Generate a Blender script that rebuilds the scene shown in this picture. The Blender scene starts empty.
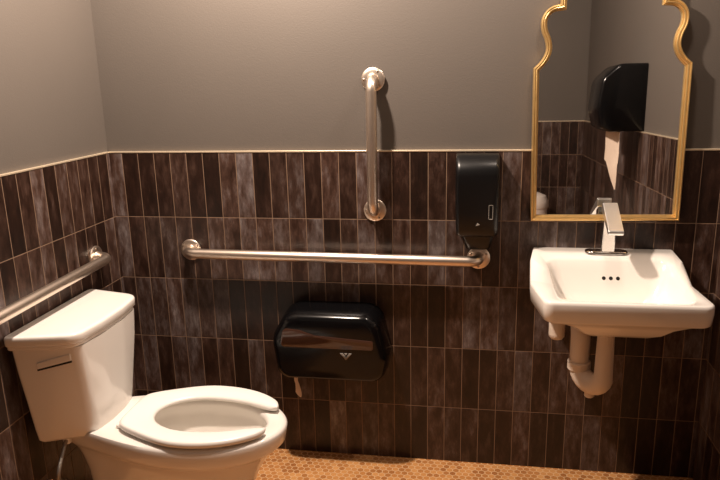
import bpy, math, random
from mathutils import Vector, Matrix
random.seed(7)
SC = bpy.context.scene
COL = SC.collection
PI = math.pi

# ------------------------------------------------------------------ materials
def new_mat(name):
    m = bpy.data.materials.new(name); m.use_nodes = True
    nt = m.node_tree; b = nt.nodes['Principled BSDF']
    return m, nt, b

def plain(name, col, rough=.5, metal=0., spec=.5, coat=0., bump=0., bscale=200., trans=0., var=0., vscale=8., alpha=1.):
    m, nt, b = new_mat(name)
    b.inputs['Base Color'].default_value = (*col, 1)
    b.inputs['Roughness'].default_value = rough
    b.inputs['Metallic'].default_value = metal
    b.inputs['Specular IOR Level'].default_value = spec
    b.inputs['Coat Weight'].default_value = coat
    b.inputs['Transmission Weight'].default_value = trans
    b.inputs['Alpha'].default_value = alpha
    tc = nt.nodes.new('ShaderNodeTexCoord')
    if var:
        n = nt.nodes.new('ShaderNodeTexNoise'); n.inputs['Scale'].default_value = vscale
        n.inputs['Detail'].default_value = 5
        nt.links.new(tc.outputs['Object'], n.inputs['Vector'])
        r = nt.nodes.new('ShaderNodeMapRange')
        r.inputs['To Min'].default_value = 1 - var; r.inputs['To Max'].default_value = 1 + var
        nt.links.new(n.outputs['Fac'], r.inputs['Value'])
        mx = nt.nodes.new('ShaderNodeVectorMath'); mx.operation = 'SCALE'
        mx.inputs[0].default_value = col
        nt.links.new(r.outputs['Result'], mx.inputs['Scale'])
        nt.links.new(mx.outputs['Vector'], b.inputs['Base Color'])
    if bump:
        n = nt.nodes.new('ShaderNodeTexNoise'); n.inputs['Scale'].default_value = bscale
        n.inputs['Detail'].default_value = 3
        nt.links.new(tc.outputs['Object'], n.inputs['Vector'])
        bp = nt.nodes.new('ShaderNodeBump'); bp.inputs['Strength'].default_value = bump
        bp.inputs['Distance'].default_value = .002
        nt.links.new(n.outputs['Fac'], bp.inputs['Height'])
        nt.links.new(bp.outputs['Normal'], b.inputs['Normal'])
    return m

class N:                                   # tiny node-maths helper
    def __init__(s, nt): s.nt = nt
    def put(s, sock, v):
        if hasattr(v, 'links') or isinstance(v, bpy.types.NodeSocket): s.nt.links.new(v, sock)
        else: sock.default_value = v
    def m(s, op, a, b=None, c=None):
        n = s.nt.nodes.new('ShaderNodeMath'); n.operation = op
        s.put(n.inputs[0], a)
        if b is not None: s.put(n.inputs[1], b)
        if c is not None: s.put(n.inputs[2], c)
        return n.outputs[0]
    def v(s, op, a, b=None):
        n = s.nt.nodes.new('ShaderNodeVectorMath'); n.operation = op
        s.put(n.inputs[0], a)
        if b is not None: s.put(n.inputs[1], b)
        return n.outputs['Value'] if op in ('LENGTH', 'DOT_PRODUCT') else n.outputs['Vector']
    def comb(s, x, y, z):
        n = s.nt.nodes.new('ShaderNodeCombineXYZ')
        s.put(n.inputs[0], x); s.put(n.inputs[1], y); s.put(n.inputs[2], z); return n.outputs[0]
    def sep(s, v):
        n = s.nt.nodes.new('ShaderNodeSeparateXYZ'); s.put(n.inputs[0], v); return n.outputs
    def noise(s, vec, scale, detail=4, rough=.55):
        n = s.nt.nodes.new('ShaderNodeTexNoise'); n.inputs['Scale'].default_value = scale
        n.inputs['Detail'].default_value = detail; n.inputs['Roughness'].default_value = rough
        s.put(n.inputs['Vector'], vec); return n.outputs['Fac']
    def white(s, vec):
        n = s.nt.nodes.new('ShaderNodeTexWhiteNoise'); n.noise_dimensions = '3D'
        s.put(n.inputs['Vector'], vec); return n.outputs['Value']
    def rng(s, v, a, b, c, d):
        n = s.nt.nodes.new('ShaderNodeMapRange'); s.put(n.inputs['Value'], v)
        for k, x in zip(('From Min', 'From Max', 'To Min', 'To Max'), (a, b, c, d)): n.inputs[k].default_value = x
        return n.outputs['Result']
    def mix(s, f, a, b):
        n = s.nt.nodes.new('ShaderNodeMix'); n.data_type = 'RGBA'
        s.put(n.inputs['Factor'], f)
        for sock, v in ((n.inputs['A'], a), (n.inputs['B'], b)):
            pass
        ia, ib = [i for i in n.inputs if i.type == 'RGBA']
        s.put(ia, v if isinstance(v := a, bpy.types.NodeSocket) else (*a, 1))
        s.put(ib, v if isinstance(v := b, bpy.types.NodeSocket) else (*b, 1))
        return [o for o in n.outputs if o.type == 'RGBA'][0]
    def ramp(s, f, stops):
        n = s.nt.nodes.new('ShaderNodeValToRGB'); s.put(n.inputs[0], f)
        e = n.color_ramp.elements
        while len(e) < len(stops): e.new(.5)
        for k, (p, c) in enumerate(stops): e[k].position = p; e[k].color = (*c, 1)
        return n.outputs['Color']

TW, TH, TOPZ, CUT = .06365, .243, 1.200, .0506    # tile pitch, tile height, wainscot top, first cut tile

def tile_mat(name, axis, origin, sign=1.):
    m, nt, b = new_mat(name); n = N(nt)
    tc = nt.nodes.new('ShaderNodeTexCoord').outputs['Object']
    X, Y, Z = n.sep(tc)
    u = n.m('DIVIDE', n.m('MULTIPLY', n.m('SUBTRACT', X if axis == 'x' else Y, origin), sign), TW)
    v = n.m('DIVIDE', n.m('SUBTRACT', TOPZ + 10 * TH, Z), TH)
    fu, fv = n.m('FRACT', u), n.m('FRACT', v)
    iu, iv = n.m('FLOOR', u), n.m('FLOOR', v)
    du = n.m('MULTIPLY', n.m('MINIMUM', fu, n.m('SUBTRACT', 1., fu)), TW)
    dv = n.m('MULTIPLY', n.m('MINIMUM', fv, n.m('SUBTRACT', 1., fv)), TH)
    d = n.m('MINIMUM', du, dv)
    rnd = n.white(n.comb(iu, iv, 3. if axis == 'x' else 9.))
    rnd2 = n.white(n.comb(iv, iu, 17.))
    # streaky glaze: long vertical cloudiness inside each tile
    pos = n.comb(n.m('ADD', n.m('MULTIPLY', u, 1.3), n.m('MULTIPLY', rnd, 31.)), n.m('MULTIPLY', v, 1.6), rnd2)
    cloud = n.noise(pos, 1.6, 6, .65)
    fine = n.noise(n.comb(n.m('MULTIPLY', u, 6.), n.m('MULTIPLY', v, 7.), rnd), 1.5, 5, .7)
    t = n.m('ADD', n.m('MULTIPLY', rnd, .55), n.m('MULTIPLY', n.m('SUBTRACT', cloud, .5), 1.5))
    t = n.m('ADD', t, .23)
    col = n.ramp(t, TILE_STOPS)
    sc = n.rng(fine, .3, .7, .72, 1.28)
    col = n.v('MULTIPLY', col, n.comb(sc, sc, sc))
    sc2 = n.rng(rnd2, 0, 1, .75, 1.25)
    col = n.v('MULTIPLY', col, n.comb(sc2, sc2, sc2))
    g = n.rng(d, .0007, .0015, 1., 0.)
    final = n.mix(g, col, GROUT)
    nt.links.new(final, b.inputs['Base Color'])
    n.put(b.inputs['Roughness'], n.mix(g, (TILE_R,) * 3, (.9,) * 3))
    b.inputs['Specular IOR Level'].default_value = .45
    h = n.m('ADD', n.rng(d, .0008, .0030, 0., 1.), n.m('MULTIPLY', cloud, .7))
    bp = nt.nodes.new('ShaderNodeBump'); bp.inputs['Strength'].default_value = .5; bp.inputs['Distance'].default_value = .0015
    nt.links.new(h, bp.inputs['Height']); nt.links.new(bp.outputs['Normal'], b.inputs['Normal'])
    return m

TILE_STOPS = [(.0, (.007, .003, .002)), (.35, (.022, .0095, .006)), (.6, (.054, .029, .021)), (.85, (.112, .084, .078)), (1., (.175, .148, .145))]
GROUT = (.24, .155, .10)
TILE_R = .38

def hex_floor(name, s=.024):
    m, nt, b = new_mat(name); n = N(nt)
    tc = nt.nodes.new('ShaderNodeTexCoord').outputs['Object']
    p = n.v('DIVIDE', tc, (s, s, 1)); p = n.v('MULTIPLY', p, (1, 1, 0)); p = n.v('ADD', p, (200, 200 * 1.7320508, 0))
    r = (1, 1.7320508, 1); h = (.5, .8660254, 0)
    a = n.v('SUBTRACT', n.v('MODULO', p, r), h)
    c = n.v('SUBTRACT', n.v('MODULO', n.v('SUBTRACT', p, h), r), h)
    pick = n.m('LESS_THAN', n.v('LENGTH', a), n.v('LENGTH', c))
    n1 = nt.nodes.new('ShaderNodeMix'); n1.data_type = 'VECTOR'
    nt.links.new(pick, n1.inputs['Factor'])
    vi = [i for i in n1.inputs if i.type == 'VECTOR']
    va = [i for i in vi if i.name == 'A'][0]; vb = [i for i in vi if i.name == 'B'][0]
    nt.links.new(c, va); nt.links.new(a, vb)
    g = [o for o in n1.outputs if o.type == 'VECTOR'][0]
    cell = n.v('SUBTRACT', p, g)
    rnd = n.white(n.v('SNAP', n.v('ADD', cell, (.13, .13, 0)), (.25, .25, 1)))
    ag = n.v('ABSOLUTE', g)
    ax = n.sep(ag)
    hd = n.m('MAXIMUM', ax[0], n.v('DOT_PRODUCT', ag, (.5, .8660254, 0)))
    mask = n.rng(hd, .425, .455, 0., 1.)
    stain = n.noise(tc, 3.5, 5)
    t = n.m('ADD', n.m('MULTIPLY', rnd, .7), n.m('MULTIPLY', n.m('SUBTRACT', stain, .35), .7))
    col = n.ramp(t, [(0., (.34, .125, .034)), (.5, (.55, .235, .070)), (1., (.74, .38, .14))])
    nt.links.new(n.mix(mask, col, (.78, .50, .27)), b.inputs['Base Color'])
    b.inputs['Roughness'].default_value = .45
    bp = nt.nodes.new('ShaderNodeBump'); bp.inputs['Strength'].default_value = .5; bp.inputs['Distance'].default_value = .001
    nt.links.new(n.m('SUBTRACT', 1., mask), bp.inputs['Height']); nt.links.new(bp.outputs['Normal'], b.inputs['Normal'])
    return m

M = dict(
    paint=plain('dark_grey_wall_paint', (.108, .092, .079), .62, spec=.35, bump=.25, bscale=260, var=.06, vscale=3),
    ceil=plain('ceiling_paint', (.06, .055, .05), .9, bump=.2, bscale=150),
    china=plain('white_vitreous_china', (.88, .84, .79), .16, spec=.5, coat=.35, var=.015, vscale=3),
    seat=plain('white_seat_plastic', (.92, .89, .85), .28, var=.01, vscale=4),
    steel=plain('brushed_stainless_steel', (.80, .69, .59), .36, metal=1., bump=.12, bscale=600, var=.05, vscale=40),
    screw=plain('steel_screw', (.45, .38, .32), .35, metal=1., var=.05),
    chrome=plain('polished_chrome', (.88, .87, .85), .17, metal=1., var=.02),
    gold=plain('antique_gold_leaf', (.88, .60, .25), .32, metal=.85, bump=.25, bscale=120, var=.16, vscale=30),
    brass=plain('brass_edge_trim', (.92, .78, .58), .38, metal=.7, var=.05, vscale=20),
    black=plain('black_gloss_plastic', (.003, .003, .0035), .17, spec=.35, var=.05),
    blackm=plain('black_satin_plastic', (.003, .003, .0035), .33, spec=.45, bump=.03, bscale=500, var=.05),
    smoke=plain('smoked_translucent_plastic', (.065, .030, .020), .12, spec=.6, var=.35, vscale=14),
    mark=plain('pale_printed_mark', (.32, .30, .27), .5, var=.05),
    paper=plain('tissue_paper', (.80, .66, .54), .9, bump=.5, bscale=300, var=.04, vscale=30),
    trap=plain('white_vinyl_pipe_cover', (.72, .62, .52), .42, bump=.15, bscale=150, var=.05, vscale=12),
    dark=plain('dark_void_and_shade', (.006, .005, .005), .6, var=.05),  # near-black for the holes and for the shade strip under the lever
    rubber=plain('dark_grey_hose', (.30, .27, .24), .35, metal=.7, bump=.6, bscale=700, var=.1, vscale=200),
    bin=plain('white_enamel_bin', (.90, .80, .72), .35, var=.02),
    water=plain('toilet_water', (.75, .72, .62), .03, trans=.0, spec=.6, var=.02),
)
m, nt, b = new_mat('mirror_silvering')
b.inputs['Metallic'].default_value = 1; b.inputs['Roughness'].default_value = .015
n_ = N(nt); tc_ = nt.nodes.new('ShaderNodeTexCoord').outputs['Object']
nt.links.new(n_.mix(n_.noise(tc_, 6), (.83, .83, .82), (.87, .86, .85)), b.inputs['Base Color'])
M['mirror'] = m
M['floor'] = hex_floor('brown_hexagon_mosaic')
M['tile_b'] = tile_mat('glazed_tile_back', 'x', CUT)
M['tile_l'] = tile_mat('glazed_tile_left', 'y', -.020, -1)
M['tile_r'] = tile_mat('glazed_tile_right', 'y', -.02, -1)
M['tile_f'] = tile_mat('glazed_tile_front', 'x', .03)

# ------------------------------------------------------------------ mesh helpers
class MB:
    def __init__(s): s.v = []; s.f = []; s.sm = []
    def add(s, vs, fs, smooth=True):
        o = len(s.v); s.v += [tuple(v) for v in vs]
        for f in fs: s.f.append([i + o for i in f]); s.sm.append(smooth)
        return s
    def loft(s, rings, cap0=True, cap1=True, closed=True, smooth=True, loop=False):
        n = len(rings[0]); vs = [p for r in rings for p in r]; fs = []
        R = len(rings)
        for i in range(R if loop else R - 1):
            j2 = (i + 1) % R
            for j in range(n if closed else n - 1):
                k = (j + 1) % n
                fs.append([i * n + j, i * n + k, j2 * n + k, j2 * n + j])
        if not loop:
            if cap0: fs.append(list(range(n))[::-1])
            if cap1: fs.append([(R - 1) * n + j for j in range(n)])
        return s.add(vs, fs, smooth)
    def box(s, x0, x1, y0, y1, z0, z1):
        v = [(x, y, z) for z in (z0, z1) for y in (y0, y1) for x in (x0, x1)]
        return s.add(v, [[0, 2, 3, 1], [4, 5, 7, 6], [0, 1, 5, 4], [2, 6, 7, 3], [0, 4, 6, 2], [1, 3, 7, 5]], False)
    def lathe(s, prof, origin, axis, n=32, cap0=True, cap1=True):
        axis = Vector(axis).normalized(); a = axis.orthogonal().normalized(); b = axis.cross(a)
        o = Vector(origin)
        rings = [[o + axis * h + (a * math.cos(t) + b * math.sin(t)) * r for t in [2 * PI * k / n for k in range(n)]] for r, h in prof]
        return s.loft(rings, cap0, cap1)
    def tube(s, pts, r, n=20, cap=True, taper=None):
        pts = [Vector(p) for p in pts]; rings = []
        t0 = (pts[1] - pts[0]).normalized(); a = t0.orthogonal().normalized()
        for i, p in enumerate(pts):
            t = (pts[min(i + 1, len(pts) - 1)] - pts[max(i - 1, 0)]).normalized()
            a = (a - t * a.dot(t)).normalized(); b = t.cross(a)
            rr = r if taper is None else taper[i]
            rings.append([p + (a * math.cos(q) + b * math.sin(q)) * rr for q in [2 * PI * k / n for k in range(n)]])
        return s.loft(rings, cap, cap)
    def obj(s, name, mat, parent=None, bevel=0., seg=2, sub=0, auto=40, label=None, mats=None):
        me = bpy.data.meshes.new(name); me.from_pydata(s.v, [], s.f); me.validate()
        import bmesh
        bm = bmesh.new(); bm.from_mesh(me); bmesh.ops.remove_doubles(bm, verts=bm.verts, dist=1e-6)
        bmesh.ops.recalc_face_normals(bm, faces=bm.faces)
        for f in bm.faces: f.smooth = True
        for e in bm.edges:
            if len(e.link_faces) == 2 and e.calc_face_angle(0) > math.radians(auto): e.smooth = False
        bm.to_mesh(me); bm.free()
        me.materials.append(mat)
        o = bpy.data.objects.new(name, me); COL.objects.link(o)
        if parent:
            o.parent = parent
            bpy.context.view_layer.update()
            o.matrix_parent_inverse = parent.matrix_world.inverted()
        if bevel:
            for e in me.edges: pass
            md = o.modifiers.new('bevel', 'BEVEL'); md.width = bevel; md.segments = seg; md.limit_method = 'ANGLE'; md.angle_limit = math.radians(auto)
            md.harden_normals = True
        if sub:
            md = o.modifiers.new('sub', 'SUBSURF'); md.levels = sub; md.render_levels = sub
        if label: o['label'] = label
        return o

def thing(name, label, cat, loc=(0, 0, 0), group=None):
    o = bpy.data.objects.new(name, None); COL.objects.link(o); o.location = loc
    o.empty_display_size = .05
    o['label'] = label; o['category'] = cat
    if group: o['group'] = group
    return o

def arc_path(pts, rad, seg=8):
    """polyline with its inner corners rounded"""
    pts = [Vector(p) for p in pts]; out = [pts[0]]
    for i in range(1, len(pts) - 1):
        p = pts[i]; a = (pts[i - 1] - p).normalized(); b = (pts[i + 1] - p).normalized()
        ang = a.angle(b); d = rad / math.tan(ang / 2)
        d = min(d, (pts[i - 1] - p).length * .49 if i > 1 else (pts[i - 1] - p).length * .95, (pts[i + 1] - p).length * .49 if i < len(pts) - 2 else (pts[i + 1] - p).length * .95)
        s0 = p + a * d; s1 = p + b * d; rr = d * math.tan(ang / 2)
        c = p + (a + b).normalized() * (rr / math.sin(ang / 2))
        u = (s0 - c); w = (s1 - c); tot = u.angle(w); nrm = u.cross(w).normalized()
        for k in range(seg + 1):
            out.append(c + Matrix.Rotation(tot * k / seg, 3, nrm) @ u)
    out.append(pts[-1]); return out

def round_poly(pts, rads, seg=6):
    n = len(pts); out = []
    for i in range(n):
        p = Vector(pts[i]); a = (Vector(pts[i - 1]) - p); b = (Vector(pts[(i + 1) % n]) - p)
        la, lb = a.length, b.length; a.normalize(); b.normalize()
        ang = a.angle(b); r = rads[i]; d = min(r / math.tan(ang / 2), la * .48, lb * .48)
        rr = d * math.tan(ang / 2); c = p + (a + b).normalized() * (rr / math.sin(ang / 2))
        u = p + a * d - c; w = p + b * d - c
        tot = math.atan2(u.x * w.y - u.y * w.x, u.dot(w))
        for k in range(seg + 1):
            t = tot * k / seg
            out.append((c.x + u.x * math.cos(t) - u.y * math.sin(t), c.y + u.x * math.sin(t) + u.y * math.cos(t)))
    return out

def structure(o): o['kind'] = 'structure'; return o

# ------------------------------------------------------------------ room shell
RX, FY, CZ = 2.166, -2.80, 2.80
P = .010                                   # painted wall sits this far behind the tile face
def wall(name, bx, tile_bx, tm):
    w = structure(MB().box(*bx).obj(name, M['paint']))
    t = structure(MB().box(*tile_bx).obj('tile_wainscot', tm, w))
    return w
structure(MB().box(-.10, RX + .10, FY - .10, .10, -.05, 0).obj('floor', M['floor']))
structure(MB().box(-.10, RX + .10, FY - .10, .10, CZ, CZ + .05).obj('ceiling', M['ceil']))
wall('wall_back', (-.1, RX + .1, P, .1, 0, CZ), (0, RX, 0, P + .002, 0, TOPZ), M['tile_b'])
wall('wall_left', (-.1, -P, FY, P, 0, CZ), (-P - .002, 0, FY, 0, 0, TOPZ), M['tile_l'])
wall('wall_right', (RX + P, RX + .1, FY, P, 0, CZ), (RX, RX + P + .002, FY, 0, 0, TOPZ), M['tile_r'])
wall('wall_front', (-.1, RX + .1, FY - .1, FY - P, 0, CZ), (0, RX, FY - P - .002, FY, 0, TOPZ), M['tile_f'])
T = .0055
structure(MB().box(0, RX, -.002, P, TOPZ, TOPZ + T).obj('trim_1', M['brass'], bevel=.001))
structure(MB().box(-P, .002, FY, 0, TOPZ, TOPZ + T).obj('trim_2', M['brass'], bevel=.001))
structure(MB().box(RX - .002, RX + P, FY, 0, TOPZ, TOPZ + T).obj('trim_3', M['brass'], bevel=.001))
structure(MB().box(0, RX, FY - P, FY + .002, TOPZ, TOPZ + T).obj('trim_4', M['brass'], bevel=.001))

# ------------------------------------------------------------------ grab bars
def grab_bar(label, a, b, nrm, stand=.057, r=.0185):
    """a, b: flange centres on the wall, nrm: wall normal"""
    a, b, nrm = Vector(a), Vector(b), Vector(nrm)
    t = thing('grab_bar', label, 'grab bar', tuple(a), 'stainless steel grab bars on the tiled walls')
    d = (b - a).normalized(); inset = .012
    pts = arc_path([a + nrm * .004, a + nrm * stand, b + nrm * stand, b + nrm * .004], .040, 10)
    MB().tube(pts, r, 28).obj('bar', M['steel'], t)
    for p in (a, b):
        f = MB().lathe([(.0395, .0), (.0405, .002), (.0405, .005), (.038, .0075), (.030, .009), (.0215, .010), (.0195, .014)], p, nrm, 48).obj('flange', M['steel'], t)
        for k in range(3):
            ang = k * 2 * PI / 3 + PI / 6
            u = d; w = nrm.cross(d)
            c = p + (u * math.cos(ang) + w * math.sin(ang)) * .031
            MB().lathe([(.0045, .006), (.0042, .0105), (.002, .0118)], c, nrm, 14).obj('screw', M['screw'], f)
    return t
grab_bar('long horizontal steel grab bar on the back wall', (.295, 0, .831), (1.376, 0, .823), (0, -1, 0))
grab_bar('short vertical steel grab bar crossing the top edge of the tiling', (1.008, P * .0, 1.447), (1.007, 0, .992), (0, -1, 0))
grab_bar('steel grab bar on the left wall behind the toilet tank', (0, -.172, .843), (0, -1.24, .822), (1, 0, 0))

# ------------------------------------------------------------------ toilet
CY = -.480
toilet = thing('toilet', 'white two-piece toilet with an open-front seat in the left corner', 'toilet', (.42, CY, 0))
def tank_ring(z, xb, xf, hb, hf, rb, rf, bow):
    # x away from the left wall, y across. corners: back(+), front(+), nose(+), nose(-), front(-), back(-)
    pts = [(xb, hb), (xf - .02, hf + .012), (xf, hf - .03), (xf + bow, .0), (xf, -hf + .03), (xf - .02, -hf - .012), (xb, -hb)]
    pts = [(xb, hb), (xf, hf), (xf + bow, hf * .35), (xf + bow, -hf * .35), (xf, -hf), (xb, -hb)]
    o = round_poly(pts, [rb, rf, .25, .25, rf, rb], 7)
    return [(x, CY + y, z) for x, y in o]
TB, TT = .375, .705
tk = MB()
rings = []
for z, xb, xf, hb, hf, rf in [(TB, .045, .180, .160, .095, .05), (TB + .003, .036, .192, .172, .105, .05), (TB + .012, .031, .199, .179, .112, .045), (TB + .05, .029, .202, .184, .124, .04), (TB + .15, .027, .208, .197, .142, .038), (TB + .25, .025, .214, .212, .160, .036), (TT, .022, .216, .218, .170, .036)]:
    rings.append(tank_ring(z, xb, xf, hb, hf, .012, rf, .012))
tk.loft(rings).obj('tank', M['china'], toilet, auto=60)
lid = MB(); rings = []
for z, g in [(TT - .001, -.004), (TT, .001), (TT + .003, .004), (TT + .012, .004), (TT + .013, .0065), (TT + .017, .009), (TT + .036, .0095), (TT + .041, .008), (TT + .0435, .0045), (TT + .0442, -.001), (TT + .0442, -.010)]:
    rings.append(tank_ring(z, .016 - g * .4, .209 + g, .222 + g, .176 + g, .012, .055, .014))
lid.loft(rings).obj('tank_lid', M['china'], toilet, auto=60)
# trip lever on the near end of the tank
def yside(z): return CY - (.195 + (z - TB - .15) * .075)
lv = MB()
lx0, lx1, lz0, lz1 = .088, .186, .636, .662
def lever_y(x, z): return CY - .214 + (x - .022) * .263 - (z - .65) * .08
v = []
for (x, z) in [(lx0, lz0 + .003), (lx1, lz1 + .0), (lx1, lz1 + .024), (lx0, lz0 + .024)]:
    v.append((x, lever_y(x, z) + .004, z))
for (x, z) in [(lx0, lz0 + .003), (lx1, lz1 + .0), (lx1, lz1 + .024), (lx0, lz0 + .024)]:
    v.append((x, lever_y(x, z) - .0035, z))
lv.add(v, [[0, 1, 2, 3], [4, 7, 6, 5], [0, 4, 5, 1], [1, 5, 6, 2], [2, 6, 7, 3], [3, 7, 4, 0]], False)
lev = lv.obj('flush_lever', M['china'], toilet, bevel=.003, seg=3)
sl = MB(); v = []
for off in (.004, -.0025):
    for (x, z) in [(lx0, lz0 - .002), (lx1, lz1 - .006), (lx1, lz1 + .000), (lx0, lz0 + .004)]:
        v.append((x, lever_y(x, z) + off, z))
sl.add(v, [[0, 1, 2, 3], [4, 7, 6, 5], [0, 4, 5, 1], [1, 5, 6, 2], [2, 6, 7, 3], [3, 7, 4, 0]], False)
sl.obj('lever_shade_strip', M['dark'], lev)  # dark strip standing in for the shadow line beneath the lever

NB = 72
BY = -.488
def bowl_ring(z, x0, x1, xc, w, wb, n=NB, p=2.0):
    """closed outline, from front tip round; w half width at xc, wb half width at the back"""
    out = []
    for k in range(n):
        t = 2 * PI * k / n
        c, s = math.cos(t), math.sin(t)
        if c >= 0:
            x = xc + (x1 - xc) * c; y = w * s
        else:
            q = -c
            x = xc - (xc - x0) * (q ** .85)
            ww = w + (wb - w) * (3 * q * q - 2 * q ** 3)
            y = ww * (abs(s) ** (1 - .62 * q)) * (1 if s > 0 else -1)
            if abs(s) < 1e-9: y = 0
        out.append((x, BY + y, z))
    return out
bw = MB(); R = []
for a in [(0, .13, .660, .42, .128, .110), (.018, .13, .662, .42, .129, .110), (.030, .135, .652, .42, .121, .104),
          (.10, .13, .650, .42, .118, .100), (.17, .12, .660, .44, .122, .100), (.23, .11, .682, .46, .132, .100),
          (.28, .095, .712, .48, .148, .104), (.312, .08, .738, .49, .162, .110), (.322, .070, .746, .495, .168, .114),
          (.332, .060, .762, .495, .180, .120), (.345, .05, .774, .495, .186, .126), (.388, .045, .781, .495, .188, .130), (.396, .048, .776, .495, .184, .127),
          (.398, .056, .764, .495, .176, .120)]:
    z, x0, x1, xc, w, wb = a
    R.append(bowl_ring(z, x0, x1, xc, w, wb))
# over the rim and down into the bowl
for z, x0, x1, xc, w in [(.398, .300, .728, .50, .140), (.392, .312, .716, .50, .130), (.378, .318, .712, .50, .127), (.362, .310, .720, .50, .134), (.34, .315, .712, .50, .130),
                         (.29, .34, .675, .49, .112), (.24, .37, .62, .48, .088), (.20, .40, .57, .475, .064), (.165, .42, .53, .47, .044), (.15, .44, .50, .47, .02)]:
    R.append(bowl_ring(z, x0, x1, xc, w, w * .9))
bw.loft(R).obj('bowl', M['china'], toilet, auto=50)
MB().add(bowl_ring(.215, .391, .592, .478, .072, .066), [list(range(NB))], False).obj('bowl_water', M['water'], toilet)
for s in (-1, 1):
    MB().lathe([(.014, 0), (.014, .006), (.012, .012), (.006, .016)], (.34, CY + s * .112, .0195), (0, 0, 1), 20).obj('bolt_cap', M['china'], toilet)
# seat: open-front ring
SZ = .404
st = MB(); R = []
NS = 64
def seat_out(t):
    c, s = math.cos(t), math.sin(t)
    if c >= 0: return (.505 + .262 * c, .187 * s)
    q = -c
    return (.505 - .245 * (q ** .9), (.187 + (.152 - .187) * (3 * q * q - 2 * q ** 3)) * (abs(s) ** (1 - .66 * q)) * (1 if s > 0 else -1))
def seat_in(t):
    c, s = math.cos(t), math.sin(t)
    if c >= 0: return (.500 + .235 * c, .108 * s)
    return (.500 - .150 * (-c), .108 * s)
for k in range(NS + 1):
    u = k / NS
    to = math.radians(20) + u * (2 * PI - 2 * math.radians(20))
    ti = math.radians(34) + u * (2 * PI - 2 * math.radians(34))
    ox, oy = seat_out(to); ix, iy = seat_in(ti)
    e = min(u, 1 - u) * NS
    sh = [.45, .80, .95, 1.][min(int(e), 3)] if e < 3 else 1.
    mx, my = (ox + ix) / 2, (oy + iy) / 2
    ring = []
    for a in range(16):
        an = 2 * PI * a / 16; ca, sa = math.cos(an), math.sin(an)
        f = math.copysign(abs(ca) ** .55, ca); g = math.copysign(abs(sa) ** .75, sa)
        x = mx + (ox - mx) * f * sh; y = my + (oy - my) * f * sh
        zz = SZ + .011 + .0125 * g * (sh if sh < 1 else 1) - (.003 * (-f) if g > 0 else 0)
        ring.append((x, BY + y, zz))
    R.append(ring)
seat = st.loft(R).obj('seat', M['seat'], toilet, auto=70)
# hinges
for s in (-1, 1):
    hb = MB().box(.250, .290, BY + s * .070 - .018, BY + s * .070 + .018, .3965, .412).obj('seat_hinge', M['seat'], toilet, bevel=.007, seg=3)
for s in (-1, 1):   # bumpers holding the seat off the rim
    MB().box(.60, .625, BY + s * .147 - .007, CY + s * .147 + .007, .3965, .4055).obj('seat_bumper', M['seat'], toilet, bevel=.002)
# supply valve and hose
sv = thing('supply_valve', 'small chrome stop valve and hose under the toilet tank', 'valve', (0, -.60, .18))
MB().lathe([(.028, 0), (.028, .003), (.012, .008), (.009, .012), (.009, .06)], (0, -.60, .18), (1, 0, 0), 24).obj('escutcheon', M['chrome'], sv)
MB().lathe([(.013, -.02), (.013, .03), (.009, .034)], (.065, -.60, .18), (0, 0, 1), 20).obj('valve_body', M['chrome'], sv)
MB().lathe([(.006, 0), (.006, .02), (.017, .022), (.019, .03), (.015, .036)], (.075, -.60, .18), (1, 0, 0), 20).obj('valve_handle', M['chrome'], sv)
hp = []
for k in range(25):
    u = k / 24
    hp.append((.065 + .03 * math.sin(u * PI) + .03 * u, -.60 - .085 * math.sin(u * PI) - .0 * u, .214 + (TB - .214 - .004) * u))
MB().tube(hp, .0060, 14).obj('hose', M['rubber'], sv)
MB().lathe([(.012, 0), (.013, .018), (.011, .020)], (.095, -.60, TB - .022), (0, 0, 1), 20).obj('hose_nut', M['seat'], sv)

# ------------------------------------------------------------------ soap dispenser
sd = thing('soap_dispenser', 'tall black soap dispenser on the tiles above the right end of the long bar', 'soap dispenser', (1.365, 0, .93))
def sect(x0, x1, prof_y, z):   # rounded rectangle section at height z, back at y=-.001, front at prof_y
    pts = [(x0, -.001), (x1, -.001), (x1, prof_y), (x0, prof_y)]
    return [(x, y, z) for x, y in round_poly(pts, [.003, .003, .016, .016], 5)]
R = []
for z, x0, x1, y in [(.918, 1.306, 1.424, -.080), (.926, 1.298, 1.434, -.094), (.95, 1.296, 1.436, -.102), (1.00, 1.294, 1.437, -.106), (1.10, 1.293, 1.437, -.108), (1.13, 1.293, 1.437, -.108), (1.145, 1.293, 1.437, -.106), (1.160, 1.293, 1.437, -.100), (1.175, 1.293, 1.437, -.088),
                     (1.187, 1.293, 1.437, -.068), (1.194, 1.294, 1.436, -.040), (1.195, 1.296, 1.434, -.010)]:
    R.append(sect(x0, x1, y, z))
MB().loft(R).obj('cover', M['blackm'], sd, auto=50)
R = []
for z, x0, x1, y in [(.866, 1.338, 1.408, -.050), (.870, 1.332, 1.414, -.058), (.90, 1.322, 1.420, -.066), (.918, 1.314, 1.424, -.072)]:
    R.append(sect(x0, x1, y, z))
MB().loft(R).obj('push_lever', M['blackm'], sd, auto=50)
w = MB()
w.box(1.4035, 1.4050, -.1085, -.104, .985, 1.034).box(1.4165, 1.4180, -.1085, -.104, .985, 1.034).box(1.4035, 1.4180, -.1085, -.104, 1.0325, 1.034).box(1.4035, 1.4180, -.1085, -.104, .985, .9865)
w.obj('sight_window', M['mark'], sd, label='pale outlined refill window')
MB().add([(1.368, -.1062, .972), (1.376, -.1062, .966), (1.362, -.1062, .962), (1.368, -.104, .972), (1.376, -.104, .966), (1.362, -.104, .962)], [[0, 2, 1], [3, 4, 5], [0, 1, 4, 3], [1, 2, 5, 4], [2, 0, 3, 5]], False).obj('maker_mark', M['mark'], sd)

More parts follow.
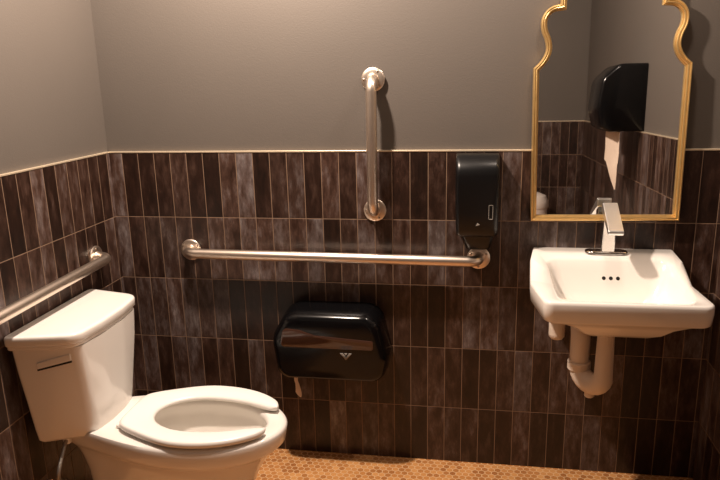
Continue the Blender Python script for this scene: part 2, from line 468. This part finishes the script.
# ------------------------------------------------------------------ toilet paper dispenser
tp = thing('toilet_paper_dispenser', 'wide black double-roll toilet paper dispenser on the back wall', 'toilet paper dispenser', (.845, 0, .37))
def tp_out(cx, hw, z0, z1, n=8):
    w0, w1 = cx - hw, cx + hw
    pts = [(w0 + .02, z0), (w1 - .015, z0), (w1 + .004, z0 + (z1 - z0) * .35), (w1 - .035, z1), (w0 + .060, z1), (w0, z0 + (z1 - z0) * .60)]
    return round_poly(pts, [.045, .045, .06, .07, .08, .09], n)
base = tp_out(.842, .218, .370, .640)
cxm, czm = .842, .505
R = []
for y, s, dz in [(-.0012, 1., 0), (-.035, 1., 0), (-.095, .985, 0), (-.118, .955, -.001), (-.130, .90, -.004), (-.134, .82, -.006), (-.135, .5, -.006)]:
    R.append([(cxm + (x - cxm) * s, y, czm + (z - czm) * (s - (.03 if s < 1 else 0)) + dz) for x, z in base])
MB().loft(R).obj('cover', M['black'], tp, auto=60)
# smoked sight window band across the front
win = round_poly([(.668, .508), (1.010, .508), (1.010, .542), (.80, .556), (.740, .575), (.680, .580)], [.012, .006, .006, .05, .05, .02], 5)
R = [[(x, -.130, z) for x, z in win], [(x, -.1365, z) for x, z in win], [(.83 + (x - .83) * .985, -.1375, .5 + (z - .5) * .95) for x, z in win]]
MB().loft(R).obj('smoked_window', M['smoke'], tp, auto=60)
vv = MB()
for (a, b_, c, d) in [((.872, .462), (.882, .462), (.893, .446), (.893, .436)), ((.914, .462), (.904, .462), (.893, .446), (.893, .436)), ((.888, .462), (.898, .462), (.893, .455), (.893, .454))]:
    q = [a, b_, c, d]
    vv.add([(x, -.1385, z + .030) for x, z in [(u + .018, t) for u, t in q]] + [(x, -.132, z + .030) for x, z in [(u + .018, t) for u, t in q]], [[0, 1, 2, 3], [4, 7, 6, 5], [0, 4, 5, 1], [1, 5, 6, 2], [2, 6, 7, 3], [3, 7, 4, 0]], False)
vv.obj('chevron_mark', M['mark'], tp, label='small pale chevron mark')

def strip(name, pts, wid, axis, label, cat, th=.0012):
    """thin hanging paper: pts = (x,y,z,width factor, lateral shift)"""
    ax = Vector(axis); R = []
    for (x, y, z, wf, sh) in pts:
        c = Vector((x, y, z)) + ax * sh; nrm = ax.cross(Vector((0, 0, 1)))
        h = ax * wid * wf / 2
        R.append([tuple(c - h), tuple(c + h), tuple(c + h + nrm * th), tuple(c - h + nrm * th)])
    o = MB().loft(R).obj(name, M['paper'], None, auto=40)
    o['label'] = label; o['category'] = cat
    return o
strip('toilet_paper', [(.706, -.080, .392, .9, 0), (.706, -.082, .372, .9, 0), (.707, -.086, .350, .75, 0), (.709, -.083, .335, .8, .001), (.712, -.088, .318, 1.05, .002), (.714, -.085, .302, 1.25, 0), (.715, -.086, .292, .9, .003), (.718, -.087, .283, .25, .004)],
      .018, (1, 0, 0), 'twisted scrap of toilet paper hanging below the wide black dispenser', 'toilet paper')

# ------------------------------------------------------------------ sink
SX = 1.787
sink = thing('sink', 'white wall-hung porcelain sink with three overflow holes', 'sink', (SX, 0, .74))
def srect(z_fn, x0b, x1b, x0m, x1m, x0f, x1f, yb, yf, r, seg=6):
    """rim outline, back to front"""
    pts = [(x1b, yb), (x1b - .004, yb - (yb - yf) * .28), (x1m, yb - (yb - yf) * .6), (x1f, yf), (x0f, yf), (x0m, yb - (yb - yf) * .6), (x0b - .02, yb - (yb - yf) * .28), (x0b, yb)]
    o = round_poly(pts, [.006, .08, .15, r, r, .15, .08, .006], seg)
    return o
def rimz(y):
    t = min(max((-y - .105) / .10, 0), 1); t = t * t * (3 - 2 * t)
    return .866 - .040 * t
def cxz(y): return SX
out0 = srect(None, 1.562, 2.022, 1.530, 2.006, 1.556, 2.014, -.001, -.468, .030)
def scaled(out, g, zf):
    """shrink outline inwards by factor about the centre (not the back)"""
    cy = -.20; res = []
    for x, y in out:
        res.append((SX + (x - SX) * (1 - g), cy + (y - cy) * (1 - g) if y < -.01 else y, zf(x, y)))
    return res
R = []
cen = (SX, -.24)
def under(f, dz):      # underside rings converging on the drain
    return [(SX + (x - SX) * f, (y if y > -.01 else -.21 + (y + .21) * f) if f > .6 else -.21 + (y + .21) * f, dz) for x, y in out0]
R.append([(SX + (x - SX) * .10, -.24 + (y + .24) * .10, .662) for x, y in out0])
R.append([(SX + (x - SX) * .28, -.235 + (y + .235) * .30, .668) for x, y in out0])
R.append([(SX + (x - SX) * .38, -.225 + (y + .225) * .60, .690) for x, y in out0])
R.append([(SX + (x - SX) * .50, -.20 + (y + .20) * .80, .714) for x, y in out0])
R.append([(SX + (x - SX) * .62, -.19 + (y + .19) * .88, .738) for x, y in out0])
R.append([(SX + (x - SX) * .84, -.18 + (y + .18) * .945 if y < -.01 else y, .757) for x, y in out0])
R.append([(SX + (x - SX) * .96, -.18 + (y + .18) * .97 if y < -.01 else y, .760) for x, y in out0])
R.append([(SX + (x - SX) * .985, (-.18 + (y + .18) * .985) if y < -.01 else y, .765) for x, y in out0])
R.append([(x, y, .800 if y < -.2 else .800 + (rimz(y) - .826) * .6) for x, y in out0])
R.append([(x, y, rimz(y) - .010) for x, y in out0])
R.append([(SX + (x - SX) * .993, -.2 + (y + .2) * .993 if y < -.01 else y, rimz(y) - .002) for x, y in out0])
R.append([(SX + (x - SX) * .975, -.2 + (y + .2) * .975 if y < -.01 else y - .002, rimz(y)) for x, y in out0])
# basin opening: rounded rectangle morph
n0 = len(out0)
def basin(hx, yb, yf, z, zb=None, r=.07):
    b = []
    import itertools
    pts = [(SX + hx, yb), (SX + hx, yb - (yb - yf) * .28), (SX + hx, yb - (yb - yf) * .6), (SX + hx * .97, yf), (SX - hx * .97, yf), (SX - hx, yb - (yb - yf) * .6), (SX - hx, yb - (yb - yf) * .28), (SX - hx, yb)]
    o = round_poly(pts, [r * .8, .08, .15, r, r, .15, .08, r * .8], 6)
    zb = z if zb is None else zb
    return [(x, y, z + (zb - z) * min(max((y - yf) / (yb - yf), 0), 1) ** 2) for x, y in o]
R.append(basin(.198, -.110, -.444, .824, .862, .05))
R.append(basin(.190, -.118, -.438, .818, .852, .055))
R.append(basin(.182, -.130, -.430, .800, .825, .06))
R.append(basin(.172, -.143, -.418, .775, .795, .07))
R.append(basin(.155, -.160, -.395, .745, .760, .08))
R.append(basin(.12, -.18, -.35, .722, .730, .08))
R.append(basin(.07, -.20, -.30, .712, .714, .05))
R.append(basin(.022, -.228, -.262, .708, .708, .02))
MB().loft(R).obj('basin', M['china'], sink, auto=60)
for dx in (-.022, 0, .022):
    MB().lathe([(.0058, -.004), (.0062, .0006)], (SX + .012 + dx, -.1405, .801), (0, -1, .40), 16).obj('overflow_hole', M['dark'], sink)
MB().lathe([(.021, 0), (.021, .002), (.014, .003), (.012, .001)], (SX, -.245, .7075), (0, 0, 1), 24).obj('drain', M['chrome'], sink)

# faucet
fc = thing('faucet', 'chrome slab-shaped sensor faucet standing on the sink ledge', 'faucet', (1.797, -.062, .866))
o = round_poly([(1.726, -.037), (1.726, -.088), (1.862, -.088), (1.862, -.037)], [.022] * 4, 6)
MB().loft([[(x, y, .8665) for x, y in o], [(x, y, .872) for x, y in o], [(1.794 + (x - 1.794) * .97, -.0625 + (y + .0625) * .93, .8745) for x, y in o]]).obj('base_plate', M['chrome'], fc, auto=50)
M['spout'] = plain('satin_chrome', (.93, .92, .90), .30, metal=1., var=.02)
def slab(rings, name, bev=.004):
    R = []
    for (cx, cy, cz, hx, hy, tilt) in rings:
        c, s = math.cos(tilt), math.sin(tilt)
        R.append([(cx + a * hx, cy + b_ * hy * c, cz + b_ * hy * s) for a, b_ in ((-1, -1), (1, -1), (1, 1), (-1, 1))])
    return MB().loft(R).obj(name, M['chrome'], fc, bevel=bev, seg=3, auto=30)
slab([(1.797, -.062, .872, .021, .020, 0), (1.797, -.064, .93, .0205, .0185, 0), (1.797, -.070, .985, .020, .018, 0), (1.797, -.078, 1.010, .020, .020, .3)], 'body')
# spout: flat slab projecting forward and down from the top of the body
v = []
W = .0235
prof = [(-.050, 1.033), (-.062, 1.037), (-.178, .968), (-.182, .960), (-.174, .952), (-.052, 1.008)]
R = [[(1.797 - W + 2 * W * k, y, z) for y, z in prof] for k in (0, 1)]
MB().loft(R).obj('spout', M['spout'], fc, bevel=.0025, seg=3, auto=25)
MB().lathe([(.006, 0), (.0065, .002)], (1.797, -.160, .9545), (0, .3, -1), 16).obj('outlet', M['dark'], fc)

# drain trap with padded cover
tr = thing('drain_trap', 'white covered P-trap drain pipe hanging under the sink', 'drain pipe', (1.78, -.24, .45))
A = Vector((1.775, -.245, 0)); B = Vector((1.712, -.165, 0))
pts = [(A.x, A.y, .6605), (A.x, A.y, .505)]
for k in range(1, 12):
    t = PI * k / 12
    c = (A + B) / 2; h = (A - B) / 2
    pts.append((c.x + h.x * math.cos(t), c.y + h.y * math.cos(t), .505 - .048 * math.sin(t)))
pts += [(B.x, B.y, .505), (B.x, B.y, .540)]
pts2 = arc_path([(B.x, B.y, .535), (B.x, B.y, .640), (B.x, -.001, .640)], .045, 8)
tap = [.0255, .0290] + [.0315 + .004 * math.sin(PI * k / 12) for k in range(1, 12)] + [.031, .030]
MB().tube(pts, .029, 24, True, tap).obj('trap_bend', M['trap'], tr)
MB().tube(pts2, .0310, 24).obj('wall_pipe', M['trap'], tr)
MB().lathe([(.033, 0), (.0375, .003), (.0375, .028), (.033, .031)], (B.x, B.y, .488), (0, 0, 1), 28).obj('collar', M['trap'], tr)
c = (A + B) / 2
MB().lathe([(.016, .0), (.016, .016), (.013, .019)], (c.x, c.y, .428), (0, 0, -1), 20).obj('cleanout_plug', M['trap'], tr)
MB().lathe([(.035, 0), (.034, .003), (.030, .006)], (B.x, -.0005, .640), (0, -1, 0), 28).obj('wall_flange', M['chrome'], tr)
sp = thing('supply_pipe', 'short white covered water pipe end left of the drain trap', 'pipe', (1.644, 0, .60))
pp = arc_path([(1.644, -.002, .640), (1.644, -.10, .640), (1.644, -.10, .585)], .035, 8)
MB().tube(pp, .027, 22).obj('pipe_cover', M['trap'], sp)
R = [(.027, 0), (.026, .008), (.020, .016), (.008, .020)]
MB().lathe(R, (1.644, -.10, .5852), (0, 0, -1), 22).obj('cover_end', M['trap'], sp)

# ------------------------------------------------------------------ mirror
mir = thing('mirror', 'gold-framed mirror with a scalloped top above the sink', 'mirror', (1.789, -.012, .965))
half = [(-.239, .967), (-.2425, 1.474), (-.225, 1.490), (-.2105, 1.511), (-.204, 1.534), (-.208, 1.560), (-.218, 1.584), (-.222, 1.610), (-.218, 1.633), (-.2035, 1.654), (-.184, 1.665), (-.163, 1.668),
        (-.163, 1.700), (-.150, 1.722), (-.125, 1.745), (-.09, 1.766), (-.045, 1.780)]
def smooth_half(h):
    keep = [h[0], h[1]]
    def cr(p0, p1, p2, p3, t):
        return tuple(.5 * (2 * p1[i] + (p2[i] - p0[i]) * t + (2 * p0[i] - 5 * p1[i] + 4 * p2[i] - p3[i]) * t * t + (3 * p1[i] - p0[i] - 3 * p2[i] + p3[i]) * t ** 3) for i in (0, 1))
    def seg(lst):
        o = []
        for i in range(len(lst) - 1):
            p0 = lst[max(i - 1, 0)]; p3 = lst[min(i + 2, len(lst) - 1)]
            for k in range(4): o.append(cr(p0, lst[i], lst[i + 1], p3, k / 4))
        o.append(lst[-1]); return o
    a = seg(h[1:12]); b_ = seg(h[12:])
    return [h[0]] + a + b_
hf = smooth_half(half)
outl = [(x, z) for x, z in hf] + [(0, 1.7835)] + [(-x, z) for x, z in hf[::-1]]     # clockwise from bottom-left
nO = len(outl)
def offs(d):
    res = []
    for i in range(nO):
        p0, p, p1 = Vector(outl[i - 1]), Vector(outl[i]), Vector(outl[(i + 1) % nO])
        a = (p - p0).normalized(); b_ = (p1 - p).normalized()
        na = Vector((a.y, -a.x)); nb = Vector((b_.y, -b_.x))
        mm = (na + nb).normalized(); k = 1 / max(mm.dot(na), .5)
        res.append((p.x + mm.x * d * k, p.y + mm.y * d * k))
    return res
mx0 = 1.787
FR = []
for d, h in [(0, -.0015), (0, .016), (.002, .021), (.005, .022), (.007, .019), (.010, .0205), (.013, .0195), (.0155, .013), (.0175, .0135), (.019, .010), (.019, .003)]:
    FR.append([(mx0 + x, -.010 - h, z) for x, z in offs(d)])
MB().loft(FR, False, False).obj('frame', M['gold'], mir, auto=35)
gl = offs(.0185)
MB().loft([[(mx0 + x, -.0100, z) for x, z in offs(.003)], [(mx0 + x, -.0135, z) for x, z in offs(.003)]]).obj('mirror_glass', M['mirror'], mir, auto=20)
mir.rotation_euler = (math.radians(-1.0), math.radians(-.7), 0)

# ------------------------------------------------------------------ seen in the mirror: towel dispenser on the right wall, bin by the front wall
td = thing('paper_towel_dispenser', 'large black paper towel dispenser reflected in the mirror', 'paper towel dispenser', (RX, -1.2, 1.2))
DX = RX + P - .001
def td_ring(y, s):
    pts = [(DX, 1.20), (DX, 1.530), (DX - .130, 1.530), (DX - .205, 1.46), (DX - .222, 1.32), (DX - .20, 1.225), (DX - .16, 1.205)]
    o = round_poly(pts, [.004, .004, .06, .08, .08, .03, .03], 6)
    return [(DX + (x - DX) * s, y, 1.37 + (z - 1.37) * s) for x, z in o]
R = [td_ring(y, s) for y, s in [(-1.13, .94), (-1.133, .98), (-1.142, 1.), (-1.41, 1.), (-1.419, .98), (-1.422, .94)]]
R = [[(min(x, DX), y, max(z, 1.2075 if x > RX - .02 else z)) for x, y, z in r] for r in R]
MB().loft(R).obj('cover', M['black'], td, auto=50)
strip('paper_towel', [(2.058, -1.27, 1.202, 1, 0), (2.058, -1.27, 1.18, 1, 0), (2.060, -1.27, 1.10, 1., 0), (2.058, -1.272, 1.05, 1., 0), (2.056, -1.274, 1.04, .80, .022), (2.056, -1.276, .99, .55, .050), (2.056, -1.278, .955, .35, .0715), (2.056, -1.28, .915, .06, .100)],
      .22, (.0995, .995, 0), 'torn white paper towel hanging from the black dispenser, seen in the mirror', 'paper towel')
wb = thing('waste_bin', 'pale round-topped bin seen at the lower left edge of the mirror', 'bin', (1.775, -2.55, 0))
R_ = [(.105, .0), (.112, .006), (.118, .10), (.126, .50), (.128, .60)]
MB().lathe(R_, (1.775, -2.55, .0005), (0, 0, 1), 40, True, True).obj('bin_body', M['bin'], wb)
MB().lathe([(.130, 0), (.133, .008), (.131, .05), (.115, .085), (.07, .105), (.01, .112)], (1.775, -2.55, .601), (0, 0, 1), 40).obj('bin_lid', M['bin'], wb)

# ------------------------------------------------------------------ lights
def area(name, loc, size, power, col, rot=(0, 0, 0), shape='DISK', spread=PI):
    l = bpy.data.lights.new(name, 'AREA'); l.shape = shape; l.size = size; l.energy = power; l.color = col; l.spread = spread
    o = bpy.data.objects.new(name, l); COL.objects.link(o); o.location = loc; o.rotation_euler = rot; return o
def point(name, loc, rad, power, col):
    l = bpy.data.lights.new(name, 'POINT'); l.shadow_soft_size = rad; l.energy = power; l.color = col
    o = bpy.data.objects.new(name, l); COL.objects.link(o); o.location = loc; return o
WARM = (1., .82, .68)
point('wall_lamp', (.66, -.55, 2.36), .04, 190, WARM)
point('mirror_lamp', (1.70, -.36, 2.30), .06, 20, WARM)
w = bpy.data.worlds.new('World'); SC.world = w; w.use_nodes = True
w.node_tree.nodes['Background'].inputs[0].default_value = (.03, .025, .02, 1)
w.node_tree.nodes['Background'].inputs[1].default_value = .05

# ------------------------------------------------------------------ camera
cam = bpy.data.cameras.new('Camera'); co = bpy.data.objects.new('Camera', cam); COL.objects.link(co)
yaw, pit, rol = -0.16647, -0.24532, -0.0233
f = Vector((math.sin(yaw) * math.cos(pit), math.cos(yaw) * math.cos(pit), math.sin(pit)))
rt = Vector((math.cos(yaw), -math.sin(yaw), 0)); up = rt.cross(f)
Rv = rt * math.cos(rol) + up * math.sin(rol); Uv = up * math.cos(rol) - rt * math.sin(rol)
mt = Matrix((Rv, Uv, -f)).transposed().to_4x4(); mt.translation = Vector((1.33218, -2.27783, 1.45792))
co.matrix_world = mt
cam.sensor_width = 36; cam.lens = 653.128 / 720 * 36; cam.clip_start = .05
SC.camera = co
SC.view_settings.view_transform = 'Standard'; SC.view_settings.look = 'None'
SC.view_settings.gamma = 1; SC.view_settings.use_curve_mapping = False
SC.view_settings.exposure = 0.0
